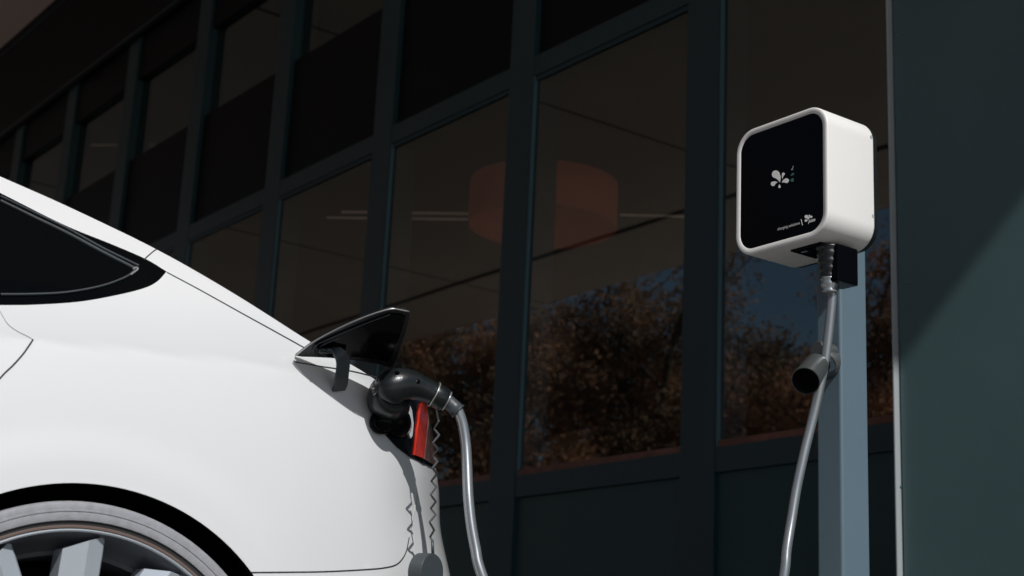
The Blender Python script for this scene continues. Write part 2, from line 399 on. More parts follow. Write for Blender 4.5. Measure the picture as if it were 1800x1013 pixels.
# ================================================================ CAR
WY = 0.84; WZ = 0.335; WR = 0.336; AR = 0.358; XS = -2.12; HW = 0.925; XC = XS-HW
FW = WY-2.875                                    # front axle
def plan_curve():
    P = []
    s0, L, n, W = 0.10, 0.852, 2.75, HW
    s0f, Lf, nf = -2.9, 0.82, 2.6
    for t in np.linspace(math.pi/2, 0, 60):
        P.append((XS-W*(1-math.cos(t)**(2/nf)), WY+s0f-Lf*math.sin(t)**(2/nf)))
    for s in np.linspace(s0f, s0, 130)[1:-1]:
        P.append((XS, WY+s))
    for t in np.linspace(0, math.pi/2, 110):
        P.append((XS-W*(1-max(0, math.cos(t))**(2/n)), WY+s0+L*math.sin(t)**(2/n)))
    return np.array(P)
PC = plan_curve()
seg = np.hypot(*np.diff(PC, axis=0).T); UL = np.concatenate([[0], np.cumsum(seg)])
# resample evenly
UU = np.arange(0, UL[-1], 0.012); PC = np.c_[np.interp(UU, UL, PC[:, 0]), np.interp(UU, UL, PC[:, 1])]
UU = UU-np.interp(WY, PC[:150, 1] if False else PC[:int(len(PC)*.85), 1], UU[:int(len(PC)*.85)])    # u = 0 at the rear axle
TN = np.gradient(PC, axis=0); TN /= np.hypot(*TN.T)[:, None]; NO = np.c_[TN[:, 1], -TN[:, 0]]       # outward normal
def plan(u):
    return (np.interp(u, UU, PC[:, 0]), np.interp(u, UU, PC[:, 1]), np.interp(u, UU, NO[:, 0]), np.interp(u, UU, NO[:, 1]))
UMAX = UU[-1]; UMIN = UU[0]
def sstep(a, b, x):
    t = min(1, max(0, (x-a)/(b-a))); return t*t*(3-2*t)
def inset(u, z):
    s = u
    zc = 0.901+0.083*max(-1.2, .40-.15*math.log1p(math.exp(min(30, (.40-s)/.15))))
    d = 0.0
    if z < 0.45: d += 0.05*((0.45-z)/0.25)**2
    if z > 0.45: d += (0.040-.010*sstep(.35, .7, s))*min(1.0, (z-0.45)/(zc-0.45))**3.2
    e = z-zc
    if e > -0.02:
        k = 0.15+0.20*sstep(0.02, .22, e)
        d += k*max(0, (e+0.02)**2/0.08 if e < 0.02 else e)
    # rear end leans forward above the bumper
    rr = sstep(0.45, 0.8, u)
    d += rr*.012*sstep(.65, .4, z) if False else rr*.012*(1-sstep(.4, .65, z))
    d += rr*(0.03*sstep(.58, .75, z)+0.10*max(0, z-0.80))
    # wheel arch flare
    for cy in (0.0, FW-WY):
        r = math.hypot(u-cy, z-WZ)
        if r < 0.47: d -= 0.004*(1-sstep(0.385, 0.45, r))
    return d
def P3(u, z, off=0.0):
    x, y, nx, ny = plan(u); d = inset(u, z)-off
    return Vector((x-nx*d, y-ny*d, z))
def dist_in(x, y):
    dx = x-PC[:, 0]; dy = y-PC[:, 1]
    i = int(np.argmin(dx*dx+dy*dy)); u = UU[i]
    d = -(dx[i]*NO[i, 0]+dy[i]*NO[i, 1]); u += dx[i]*TN[i, 0]+dy[i]*TN[i, 1]
    return u, d
def uz(px, py):
    """where the sight line of a photo pixel meets the car side: (u, z)"""
    d = ray(px, py); t = (XS+.06)/d[0]; dt = 0.01
    best = (9, None)
    def g(t):
        p = d*t; u, q = dist_in(p[0], p[1]); z = p[2]+CH
        return q-inset(u, z), u, z
    for i in range(140):
        v, u, z = g(t)
        if v < best[0] and False: pass
        if abs(v) < best[0]: best = (abs(v), (u, z))
        if v > 0: break
        t += dt
    else: return best[1]
    a, b = t-dt, t
    for i in range(20):
        m = (a+b)/2
        if g(m)[0] > 0: b = m
        else: a = m
    v, u, z = g(b); return (u, z)
def path(pts, n=0):
    if n: pts = sm2(pts, n)
    return [uz(*p) for p in pts]

# upper edge of the body side: traced for the tail, then on over roof, windscreen and bonnet
sil = [(-40, 293), (0, 311), (60, 336), (130, 368), (200, 401), (272, 436), (350, 480), (430, 528), (500, 573), (553, 607)]
E = [uz(*p) for p in sil]
print('edge', [(round(a, 3), round(b, 3)) for a, b in E])
top = [(UMIN, .66), (UMIN+.4, .70), (-3.45, .74), (-3.1, .83), (-2.5, .93), (-2.25, .98), (-1.75, 1.24), (-1.4, 1.36), (-1.0, 1.37), (-0.6, 1.33)]
top += [p for p in E if p[0] > -0.3]
top += [(0.50, E[-1][1]-.030), (0.60, E[-1][1]-.052), (0.70, E[-1][1]-.07), (.85, E[-1][1]-.075), (UMAX+.01, E[-1][1]-.075)]
tu = np.array([p[0] for p in top]); tz = np.array([p[1] for p in top])
tuu = np.linspace(tu[0], tu[-1], 900); tzz = np.interp(tuu, tu, tz)
ker = np.ones(15)/15; tzz[20:-20] = np.convolve(np.pad(tzz, 7, 'edge'), ker, 'valid')[20:-20]
def ztop(u): return float(np.interp(u, tuu, tzz))

car = empty('electric_car', (XC, WY-1.44, 0), 'white fastback car seen from its rear quarter, parked with its charging flap open', 'car')

# outlines in (u, z)
def arch_pts(cy, n=40):
    a0 = math.asin((0.20-WZ)/AR)
    return [(cy+AR*math.cos(a), WZ+AR*math.sin(a)) for a in np.linspace(math.pi-a0, a0, n)]
ZB = 0.20
outer = [(UMIN, ZB+.06), (UMIN+.5, ZB)]
outer += [(u, ZB) for u in np.linspace(UMIN+.6, FW-WY-AR-.1, 8)]
outer += arch_pts(FW-WY)
outer += [(u, ZB-.03) for u in np.linspace(FW-WY+AR+.05, -AR-.05, 24)]
outer += arch_pts(0.0, 90)
outer += [(u, ZB) for u in np.linspace(AR+.05, UMAX, 24)]
outer += [(u, ztop(u)) for u in np.concatenate([np.linspace(UMAX, -.3, 110), np.linspace(-.33, UMIN, 90)])]
def clean(P):
    o = [P[0]]
    for p in P[1:]:
        if abs(p[0]-o[-1][0])+abs(p[1]-o[-1][1]) > 1e-4: o.append(p)
    return o
outer = clean(outer)
def inpoly(p, poly):
    x, y = p; c = False; j = len(poly)-1
    for i in range(len(poly)):
        xi, yi = poly[i]; xj, yj = poly[j]
        if (yi > y) != (yj > y) and x < (xj-xi)*(y-yi)/(yj-yi)+xi: c = not c
        j = i
    return c
# window area (black glass with its black surround)
win_top = [(0, 339), (110.6, 394.5), (197.5, 430), (256.7, 455.7), (293, 477.5)]
win_bot = [(293, 477.5), (276.5, 495), (252.8, 507), (205.4, 519), (138, 530.8), (59, 536), (0, 536.7)]
wt = path(win_top, 5); wb = path(win_bot, 5)
winpoly = [(-0.75, 1.28), (-0.5, 1.262), (-.3, 1.235)]+wt+wb[1:]+[(-.5, wb[-1][1]-.012), (-1.3, wb[-1][1]-.03), (-2.0, wb[-1][1]-.045), (-2.15, wb[-1][1]-.03), (-1.75, 1.16), (-1.45, 1.27), (-1.1, 1.30)]
seam_b = path([(441.5, 1006.5), (500, 1006), (570, 1005), (640, 1001.5), (677, 998), (699, 991), (713, 972), (719, 945)], 4)
bx = seam_b[0]; by = seam_b[-1]
bumper = [(AR-.02, ZB-.05), (UMAX+.05, ZB-.05), (UMAX+.05, .80), (.95, .80), (by[0]+.05, by[1]+.16)]+seam_b[::-1][0:]+[(bx[0]-.02, bx[1]-.003)]
flap_hole = path([(562, 664), (600, 668), (655, 683), (700, 690), (745, 700)], 0)
doorp = [(-1.02, .30), (-.55, .34), (-.47, .45)]+path([(-60, 740), (0, 665), (39.5, 623.6), (57, 598), (47, 592)])+[(-.22, .900), (-.30, .93)]+[(-.34, wb[-1][1]-.006), (-1.0, wb[-1][1]-.02)]
tailp = path([(640, 684), (690, 690), (748, 706), (764, 828), (735, 806), (695, 788), (662, 745)])
polys = [('window', winpoly), ('bumper', bumper), ('door', doorp)]
verts = list(outer); edg = [(i, (i+1) % len(outer)) for i in range(len(outer))]
for nm, P in polys:
    P = clean(P); k = len(verts); verts += P; edg += [(k+i, k+(i+1) % len(P)) for i in range(len(P))]
def grid(u0, u1, du, z0, z1, dz):
    g = []
    for i, u in enumerate(np.arange(u0, u1, du)):
        for j, z in enumerate(np.arange(z0, z1, dz)):
            p = (float(u)+(j % 2)*du*.5, float(z))
            if inpoly(p, outer) and min(ztop(p[0])-z, 9) > .004: g.append(p)
    return g
verts += grid(-.6, UMAX, .018, .18, 1.32, .012)+grid(UMIN, -.62, .06, .18, 1.4, .03)
vc, ec, fc, *_ = delaunay_2d_cdt([Vector(v) for v in verts], edg, [], 0, 1e-5)
vp = [P3(v.x, v.y) for v in vc]
# consistent normals for every part cut from the same skin
def skin_normal(u, z):
    e = .004
    a = P3(u+e, z)-P3(u-e, z); b = P3(u, z+e)-P3(u, z-e); return a.cross(b).normalized()
groups = {'body_side': [], 'window': [], 'bumper': [], 'door': []}
for f in fc:
    c = sum((vc[i] for i in f), Vector((0, 0)))/len(f)
    if not inpoly((c.x, c.y), outer): continue
    nm = 'body_side'
    for q, P in polys:
        if inpoly((c.x, c.y), P): nm = q; break
    a, b, d = (vp[i] for i in f[:3])
    nrm = skin_normal(c.x, c.y); f = list(f)
    if (b-a).cross(d-a).dot(nrm) < 0: f = f[::-1]
    groups[nm].append(f)
sknorm = [skin_normal(v.x, v.y) for v in vc]
def submesh(name, faces, m, parent, mirror=False, off=0.0, V0=vp, N0=sknorm):
    ids = sorted({i for f in faces for i in f}); mp = {i: k for k, i in enumerate(ids)}
    V = [V0[i]+N0[i]*off for i in ids]; Fc = [[mp[i] for i in f] for f in faces]; N = [N0[i] for i in ids]
    if mirror:
        k = len(V); V = V+[Vector((2*XC-v.x, v.y, v.z)) for v in V]; N = N+[Vector((-n.x, n.y, n.z)) for n in N]
        Fc = Fc+[[i+k for i in f[::-1]] for f in Fc]
    o = mesh(name, V, Fc, m, parent, True)
    o.data.normals_split_custom_set_from_vertices([tuple(n) for n in N])
    return o
body_o = submesh('body_side', groups['body_side'], PAINT, car, True)
submesh('bumper', groups['bumper'], PAINT, car, True)
def mirror_only(name, faces, m):
    V = [Vector((2*XC-v.x, v.y, v.z)) for v in vp]; N = [Vector((-n.x, n.y, n.z)) for n in sknorm]
    return submesh(name, [f[::-1] for f in faces], m, car, False, 0, V, N)
door_o = submesh('door', groups['door'], PAINT, car); mirror_only('door', groups['door'], PAINT)
win_o = submesh('window', groups['window'], GLASSBLK, car); mirror_only('window', groups['window'], GLASSBLK)
# top surface: roof, screens, bonnet and boot lid, spanning between the two upper edges
us = np.concatenate([np.linspace(UMIN, -.4, 90), np.linspace(-.38, UMAX, 110)])
Vt = []; Ft = []; NQ = 20; us = list(us)
for u in us:
    a = P3(u, ztop(u)); b = Vector((2*XC-a.x, a.y, a.z)); hwid = abs(a.x-XC)
    for k in range(NQ+1):
        q = k/NQ*2-1; qq = math.copysign(abs(q)**0.6, q)   # denser near the edges
        p = Vector((XC-qq*-hwid*1.0, a.y, a.z+0.055*min(1, hwid/.6)*(1-qq*qq)))
        Vt.append(p)
for i in range(len(us)-1):
    for k in range(NQ):
        Ft.append([i*(NQ+1)+k, (i+1)*(NQ+1)+k, (i+1)*(NQ+1)+k+1, i*(NQ+1)+k+1])
for nm, m, lo, hi in (('bonnet', PAINT, -9, -2.35), ('windscreen', GLASSBLK, -2.35, -1.5), ('roof', GLASSBLK, -1.5, -.7), ('rear_window', GLASSBLK, -.7, .32), ('boot_lid', PAINT, .32, 9)):
    sel = [f for f in Ft if lo <= us[f[0]//(NQ+1)] < hi]
    if nm in ('roof', 'rear_window'):
        sel = [f for f in sel if f[0] % (NQ+1) not in (0, NQ-1)]
    ids = sorted({i for f in sel for i in f}); mp = {i: k for k, i in enumerate(ids)}
    o = mesh(nm, [Vt[i] for i in ids], [[mp[i] for i in f][::-1] for f in sel], m, car, True)
for kk in (0, NQ-1):
    sel = [f for f in Ft if -1.5 <= us[f[0]//(NQ+1)] < .32 and f[0] % (NQ+1) == kk]
    ids = sorted({i for f in sel for i in f}); mp = {i: k for k, i in enumerate(ids)}
    mesh('roof_rail', [Vt[i] for i in ids], [[mp[i] for i in f][::-1] for f in sel], PAINT, car, True)
# ribbons laid along the skin: seams and trims
def ribbon(name, pts, wid, m, parent, off=0.0012, thick=None):
    """pts in (u,z)"""
    P = [P3(u, z, off) for u, z in pts]; N = [skin_normal(u, z) for u, z in pts]
    V = []; Fc = []; n = len(P)
    for i in range(n):
        t = (P[min(i+1, n-1)]-P[max(i-1, 0)]).normalized(); b = N[i].cross(t).normalized()
        hw = (wid if not callable(wid) else wid(i/(n-1)))/2
        h = thick or 0
        V += [P[i]-b*hw-N[i]*.004, P[i]-b*hw*.8+N[i]*h, P[i]+b*hw*.8+N[i]*h, P[i]+b*hw-N[i]*.004]
    for i in range(n-1):
        for k in range(3): Fc.append([i*4+k, i*4+k+1, (i+1)*4+k+1, (i+1)*4+k])
    return mesh(name, V, Fc, m, parent, True)
def pxr(name, pts, wid, m, parent, off=0.0012, n=5, thick=None): return ribbon(name, path(pts, n), wid, m, parent, off, thick)
pxr('panel_gap', [(275.5, 438), (268, 443), (252.8, 456.5)], .0022, SEAM, body_o, .0008)
pxr('panel_gap', [(293, 478.7), (350, 509), (420, 548), (480, 581), (534, 611)], .0022, SEAM, body_o, .0008)
pxr('panel_gap', [(441.5, 1006.5), (500, 1006), (570, 1005), (640, 1001.5), (677, 998), (699, 991), (713, 972), (719, 945)], .0024, SEAM, body_o, .0008)
pxr('panel_gap', [(719, 945), (724, 920), (729, 895), (733, 868)], .0016, MATS['mark_grey'], body_o, .0008)
pxr('panel_gap', [(-50, 728), (0, 665), (22, 643), (39.5, 623.6), (50, 609), (58, 597)], .0028, SEAM, door_o, .0008)
pxr('panel_gap', [(58, 597), (46, 590), (30, 582), (14, 570), (3, 553), (-4, 540)], .0012, GREYM, door_o, .0006)
pxr('panel_gap', [(519, 636.5), (563, 644), (590, 648), (625, 654), (664, 664)], .0022, SEAM, body_o, .0008)
# window trims
pxr('window_trim', [(0, 353), (60, 382), (118.5, 410), (180, 443), (237, 472)], .0035, PLASTICG, win_o, .002, 5, .0015)
pxr('window_trim', [(0, 345), (60, 374), (118.5, 402), (180, 436), (243, 467)], .0020, PLASTICG, win_o, .002, 5, .001)
pxr('window_trim', [(238, 473), (221, 487), (178, 503), (118.5, 514), (60, 517.5), (0, 518)], .0030, PLASTICG, win_o, .002, 5, .0015)
pxr('window_trim', [(232, 474), (238, 471), (241, 474), (228, 484)], .0028, SILVER, win_o, .003, 4, .001)

# patches laid on the skin from a photo outline
def patch(name, pts, m, parent, off=.003, rim=True, step=7, n=0, bulge=0.0):
    if n: pts = sm2(list(pts)+[pts[0]], n)[:-1]
    xs = [p[0] for p in pts]; ys = [p[1] for p in pts]
    verts = list(pts); edg = [(i, (i+1) % len(pts)) for i in range(len(pts))]
    for x in np.arange(min(xs), max(xs), step):
        for y in np.arange(min(ys), max(ys), step):
            if inpoly((x, y), pts): verts.append((float(x)+.1, float(y)+.13))
    vc, ec, fc, *_ = delaunay_2d_cdt([Vector(v) for v in verts], edg, [], 0, 1e-4)
    V = []
    for v in vc:
        u, z = uz(v.x, v.y); V.append(P3(u, z, off))
    Fc = []
    for f in fc:
        c = sum((vc[i] for i in f), Vector((0, 0)))/len(f)
        if inpoly((c.x, c.y), pts): Fc.append(list(f))
    if rim:   # side wall so that the patch has thickness
        bmx = bmesh.new(); vs = [bmx.verts.new(v) for v in V]
        for f in Fc:
            try: bmx.faces.new([vs[i] for i in f])
            except ValueError: pass
        bmesh.ops.recalc_face_normals(bmx, faces=bmx.faces)
        be = [e for e in bmx.edges if len(e.link_faces) == 1]
        r = bmesh.ops.extrude_edge_only(bmx, edges=be)
        for v in [g for g in r['geom'] if isinstance(g, bmesh.types.BMVert)]:
            u, q = dist_in(v.co.x, v.co.y); x, y, nx, ny = plan(u); v.co -= Vector((nx, ny, 0))*(off+.004)
        for v in list(bmx.verts):
            if not v.link_faces: bmx.verts.remove(v)
        me = bpy.data.meshes.new(name); bmx.to_mesh(me); bmx.free()
        me.materials.append(m); o = bpy.data.objects.new(name, me); COL.objects.link(o)
        o.parent = parent; r = parent; offv = Vector((0, 0, 0))
        while r is not None: offv += Vector(r.location); r = r.parent
        o.location = -offv
        smooth_by_angle(o, 40)
        return o
    return mesh(name, V, Fc, m, parent, True)
tl_o = patch('tail_light', [(646, 690), (690, 690), (735, 700), (747, 703), (754, 740), (759, 780), (763, 823), (742, 815), (718, 803), (697, 787), (676, 764), (656, 728)], BLACKP, car, .003)
patch('lens', [(707, 706), (712, 703), (719, 722), (722, 745), (720, 766), (717, 771), (712, 758), (707, 735), (702, 715)], CLEAR, tl_o, .006)
patch('red_lens', [(736, 708), (746, 712), (746, 738), (742, 775), (739, 806), (723, 800), (728, 755), (732, 725)], RED, tl_o, .007)
patch('smoked_lens', [(747.5, 712), (752, 714), (757, 760), (762, 818), (751, 814), (740.5, 807), (744, 775), (747.5, 740)], SMOKE, tl_o, .0065)

# wheel wells and underside
def well(cy):
    mb_ = MB(); V = []; Fc = []; N = 48
    yc = WY+cy
    for x in (XS-.012, XS-.10, XS-.34):
        for k in range(N+1):
            a = math.radians(-28)+math.radians(236)*k/N
            rr = AR+(0.0 if x > XS-.05 else .035)
            V.append((x, yc+rr*math.cos(a), WZ+rr*math.sin(a)))
    for j in range(2):
        for k in range(N): Fc.append([j*(N+1)+k, j*(N+1)+k+1, (j+1)*(N+1)+k+1, (j+1)*(N+1)+k])
    k0 = len(V); V.append((XS-.34, yc, WZ)); 
    for k in range(N): Fc.append([2*(N+1)+k, 2*(N+1)+k+1, k0])
    mesh('wheel_well', V, Fc, WELL, car, True)
    mesh('wheel_well', [(2*XC-v[0], v[1], v[2]) for v in V], [f[::-1] for f in Fc], WELL, car, True)
well(0.0); well(FW-WY)
MB().box(XC-.86, XC+.86, WY-2.4, WY-.40, .17, .30, .03).box(XC-.56, XC+.56, WY-3.4, WY+.7, .19, .32, .03).build('underbody', WELL, car)

# ---- wheels
def wheel(cx, cy, sgn, detail=True):
    """sgn=+1: outer face toward +x"""
    wl = MB(); V = []; Fc = []; N = 128
    prof = [(.262, -.215), (.300, -.228), (.325, -.21), (.336, -.185), (.3365, -.03), (.3368, -.012), (.3350, -.0055), (.3310, -.0035), (.3245, -.0040), (.3240, -.0030), (.3215, -.0030), (.3210, -.0042), (.3130, -.0030), (.3088, -.0042), (.3082, -.0056), (.3080, -.016)]
    def rev(prof, N=N):
        V = []; Fc = []
        for r, x in prof:
            for k in range(N):
                a = 2*math.pi*k/N; V.append((cx+sgn*x, cy+r*.9935*math.cos(a), WZ+r*.9935*math.sin(a)))
        for j in range(len(prof)-1):
            for k in range(N): Fc.append([j*N+k, j*N+(k+1) % N, (j+1)*N+(k+1) % N, (j+1)*N+k])
        return V, Fc
    w_ = empty('wheel', (0, 0, 0)); w_.parent = car; w_.location = Vector((cx, cy, WZ))-Vector(car.location)
    def part(n, m, V, Fc, auto=25, parent=w_):
        o = mesh(n, V, Fc, m, parent, True); 
        bm = bmesh.new(); bm.from_mesh(o.data); bmesh.ops.recalc_face_normals(bm, faces=bm.faces); bm.to_mesh(o.data); bm.free()
        smooth_by_angle(o, auto); return o
    ty = part('tyre', RUBBER, *rev(prof), auto=50)
    # rim: dark gap, flange, barrel
    part('bead_ring', RUBBERD, *rev([(.3083, -.0052), (.3070, -.0075), (.3022, -.0085)]))
    part('bead_ring', MATS['bead_brown'], *rev([(.3024, -.0083), (.3015, -.0076), (.2985, -.0080), (.2972, -.013)]))
    part('rim', ALLOYD, *rev([(.2972, -.0125), (.2945, -.0075), (.288, -.020), (.280, -.045), (.268, -.060), (.262, -.062), (.258, -.10), (.256, -.17), (.262, -.2)]))
    part('rim_lip', ALLOY, *rev([(.2974, -.0130), (.2966, -.0062), (.2950, -.0048), (.2932, -.0060), (.2925, -.0095)]))
    b = MB(); b.raw(*rev([(.0001, -.085), (.22, -.09), (.246, -.12), (.246, -.13), (.0001, -.135)])); 
    part('brake_disc', WELL, b.V, b.F)
    # hub
    part('hub', ALLOY, *rev([(.0001, -.012), (.03, -.013), (.036, -.018), (.066, -.024), (.075, -.045), (.075, -.09)]))
    NS = 13
    def pol(px, py):
        p = on_x(px, py, -2.156); return math.hypot(p.y-WY, p.z-WZ), math.atan2(p.y-WY, p.z-WZ)      # radius, angle clockwise from the top
    rL, aL = pol(114, 964); rR, aR = pol(183, 944); _, aL2 = pol(112.5, 1012); rr2, aR2 = pol(166, 1012)
    for k in range(NS):
        st = []
        for t in np.linspace(0, 1, 10):
            # t=1 rim end, t=0 hub
            def at(r, a, x):
                a = a+2*math.pi*k/NS; return Vector((cx+sgn*x, cy+r*math.sin(a), WZ+r*math.cos(a)))
            am = (aL+aR)/2
            hw0 = .030/.075*0.5
            wl_ = hw0*(1-t)+abs(aL-am)*t; wr_ = hw0*(1-t)+abs(aR-am)*t
            rl = .060+(rL-.060)*t; rr = .060+(rR-.060)*t
            xf = -.030+.012*t-.006*math.sin(math.pi*t)
            st.append([at(rl, am-wl_, xf-.012), at(rl+(rr-rl)*.55, am+wl_*.10, xf+.009), at(rr, am+wr_, xf-.002), at(rr, am+wr_*1.12, xf-.008), at(rr, am+wr_*.9, xf-.040), at(rl, am-wl_*1.02, xf-.045)])
        V = [p for s in st for p in s]; n6 = 6
        Fc = [[i*n6+j, i*n6+(j+1) % n6, (i+1)*n6+(j+1) % n6, (i+1)*n6+j] for i in range(9) for j in range(n6)]+[[0, 1, 2, 3, 4, 5], [54+j for j in range(6)][::-1]]
        part('spoke', ALLOY, V, Fc, 30)
wheel(-2.134, WY, 1); wheel(-2.134, FW, 1); wheel(2*XC+2.134, WY, -1); wheel(2*XC+2.134, FW, -1)

# ---- charging flap on its gooseneck arm
fA = P3(*uz(521, 628)).x; fB = P3(*uz(650, 665)).x; print('flap body x', fA-XS, fB-XS)
pA = on_x(519, 626, fA+.012); pT = on_x(715.5, 545.5, fB+.182); pB = on_x(690, 644, fB+.055)
nF = (pT-pA).cross(pB-pA).normalized()
if nF.dot(Vector((0, 0, CH))-pA) < 0: nF = -nF          # toward the viewer = inner, dark side
def onflap(px, py, off=0.0):
    d = Vector(ray(px, py)); o = Vector((0, 0, CH)); t = (pA+nF*off-o).dot(nF)/d.dot(nF); return o+d*t
flap = empty('charging_flap', (0, 0, 0)); flap.parent = car; flap.location = pA-Vector(car.location)
outl = [(519, 626), (537, 612), (553, 600), (575, 587), (600, 575), (625, 564), (650, 554), (670, 547.5), (686, 543.5), (702, 544.5), (716, 546), (720, 550), (719, 562), (714, 583), (706, 607), (698, 628), (690, 646), (684, 646.5), (665, 641), (640, 637), (610, 633), (580, 630), (550, 628.5), (530, 628)]
def plate(name, pts, o0, o1, m, parent, bev=0.0, curve=0.0):
    n = len(pts); V = [onflap(*p, o0) for p in pts]+[onflap(*p, o1) for p in pts]
    # keep the back outline the same size as the front
    V[n:] = [V[i]+nF*(o1-o0) for i in range(n)]
    Fc = [list(range(n)), [n+i for i in range(n)][::-1]]+[[i, (i+1) % n, (i+1) % n+n, i+n] for i in range(n)]
    b = bmesh.new(); vs = [b.verts.new(v) for v in V]
    for f in Fc: b.faces.new([vs[i] for i in f])
    bmesh.ops.recalc_face_normals(b, faces=b.faces)
    if bev: bmesh.ops.bevel(b, geom=[e for e in b.edges if e.calc_face_angle(0) > 1], offset=bev, segments=2, affect='EDGES')
    mbx = MB().add(b); o = mbx.build(name, m, parent); smooth_by_angle(o, 35); return o
plate('outer_skin', outl, -.0045, -.0085, PAINT, flap, .0012)
plate('inner_frame', outl, 0.0, -.0043, TRIM, flap, .001)
inner = [(551, 617), (556, 606), (575, 597), (610, 582), (650, 566), (686, 553), (704, 553.5), (713, 558), (706, 583), (697, 607), (688, 629), (684, 636), (660, 632), (630, 629), (600, 628), (570, 627), (555, 625)]
plate('inner_panel', inner, .0022, .0002, BLACKP, flap, .0006)
def rimtube(pts, r, m, nm, off=.0025):
    MB().tube([onflap(*p, off) for p in pts], r, 8).build(nm, m, flap, True)
rimtube(sm2([(560, 626), (551, 619), (555, 608), (575, 597), (610, 582), (650, 566), (686, 553)], 4), .0009, PLASTICG, 'inner_seal')
MB().tube([onflap(*p, .0005) for p in sm2([(519, 626), (553, 600), (600, 575), (650, 554), (686, 543.5), (702, 544.5), (719, 548)], 4)], .0011, 8).build('edge_glint', SILVER, flap, True)  # silver line puts the highlight along the flap edge into colour
rimtube(sm2([(574, 627), (563, 620), (562, 611), (575, 603), (596, 594)], 4), .0012, PLASTICG, 'inner_seal')
# arm: flat strap bending outwards from the flap down into the port
def strap():
    a = onflap(576, 614, .004); cpx = [(576, 614, 0.0), (590, 616, .012), (601, 626, .020), (605, 640, .020), (603, 660, .014), (601, 676, .006), (597, 686, .002)]
    base = a.x; pts = [on_x(p[0]-2, p[1], base+p[2]-0.045*(i/6.0)) for i, p in enumerate(cpx)]
    P = catmull(pts, 6); n = len(P); V = []; Fc = []
    wdir = (on_x(620, 640, pts[3].x)-on_x(600, 640, pts[3].x)).normalized()
    for i in range(n):
        t = (P[min(i+1, n-1)]-P[max(i-1, 0)]).normalized(); nn = t.cross(wdir).normalized(); wv = nn.cross(t).normalized()
        w_ = .0085+.003*min(1, i/n*2); h = .0022
        V += [P[i]-wv*w_-nn*h, P[i]+wv*w_-nn*h, P[i]+wv*w_+nn*h, P[i]-wv*w_+nn*h]
    for i in range(n-1):
        for k in range(4): Fc.append([i*4+k, i*4+(k+1) % 4, (i+1)*4+(k+1) % 4, (i+1)*4+k])
    Fc += [[0, 1, 2, 3], [(n-1)*4+k for k in (3, 2, 1, 0)]]
    b = bmesh.new(); vs = [b.verts.new(v) for v in V]
    for f in Fc: b.faces.new([vs[i] for i in f])
    bmesh.ops.recalc_face_normals(b, faces=b.faces)
    o = MB().add(b).build('hinge_arm', PLASTICG, flap); smooth_by_angle(o, 40)
    c = onflap(572, 616, .006)
    MB().tube([c-wdir*.012, c+wdir*.012], .005, 12).build('hinge_pivot', PLASTIC, flap, True)
strap()

# ================================================================ CHARGING PLUG
sx = XS-.05
u0, z0_ = uz(690, 706); pS = P3(u0, z0_, -.01)
def px3(px, py, X): return on_x(px, py, X)
plug = empty('charging_plug', pS, 'black charging plug pushed into the port behind the white car flap', 'plug')
# nose in the port, body, grip bending over to the collar
x_s = pS.x
hp = [(pS+Vector((-.01, 0, 0)), .036), (px3(683, 712, x_s+.03), .037), (px3(682, 703, x_s+.06), .036), (px3(684, 695, x_s+.085), .0355), (px3(693, 689, x_s+.10), .0325)]
bd = MB(); bd.tube([p for p, r in hp], [r for p, r in hp], 28)
gp = [((676, 692), .085, (.024, .024)), ((686, 684), .098, (.031, .029)), ((700, 677), .105, (.029, .028)), ((720, 676), .110, (.0255, .025)), ((740, 682), .115, (.0215, .021)), ((757, 690), .120, (.0195, .0195)), ((764, 694), .122, (.0195, .0195))]
G = [px3(*p[0], x_s+p[1]) for p in gp]; GG = catmull(G, 5)
rr = [p[2][0] for p in gp]; rad = list(np.interp(np.linspace(0, len(gp)-1, len(GG)), range(len(gp)), rr))
rad[0] = .006; rad[1] = .015; rad[2] = .021
bd.tube(GG, rad, 28)
bd.build('handle', PLASTIC, plug, True)
mats_rib = MB()
c1, c2 = px3(761, 692.5, x_s+.121), px3(787, 706, x_s+.130)
dirc = (c2-c1).normalized()
MB().tube([c1, c1+dirc*.002, c1+dirc*.022, c1+dirc*.026], [.0205, .0212, .0195, .0165], 28).build('collar', PLASTIC, plug, True)
MB().tube([c1+dirc*.0015, c1+dirc*.0035], [.0222, .0222], 28).build('collar_ring', SILVER, plug, True)
MB().tube([c1+dirc*.0245, c1+dirc*.0275], [.0175, .0175], 28).build('collar_ring', CABLE, plug, True)
c3 = px3(806, 724, x_s+.140)
MB().tube([c1+dirc*.024, c2, c2+(c3-c2)*.5, c3-(c3-c2)*.12, c3-(c3-c2)*.10, c3], [.0125, .0122, .0126, .0128, .0142, .0142], 24).build('strain_relief', PLASTICG, plug, True)
# latch guard loop and lumps below the head, shade there put into the black
lp = [px3(*p, x_s+.055) for p in [(676, 725), (664, 728), (657, 738), (657, 748), (665, 756), (680, 758)]]
MB().tube(catmull(lp, 5), .0065, 12).build('cap_loop', BLACKP, plug, True)
MB().tube([px3(672, 740, x_s+.02), px3(672, 741, x_s+.06), px3(672, 741, x_s+.064)], [.019, .019, .015], 24).build('port_collar', BLACKP, plug, True)
MB().tube([px3(694, 748, x_s-.02), px3(692, 742, x_s+.02), px3(692, 736, x_s+.045)], [.030, .030, .022], 28).build('lock_housing', BLACKP, plug, True)
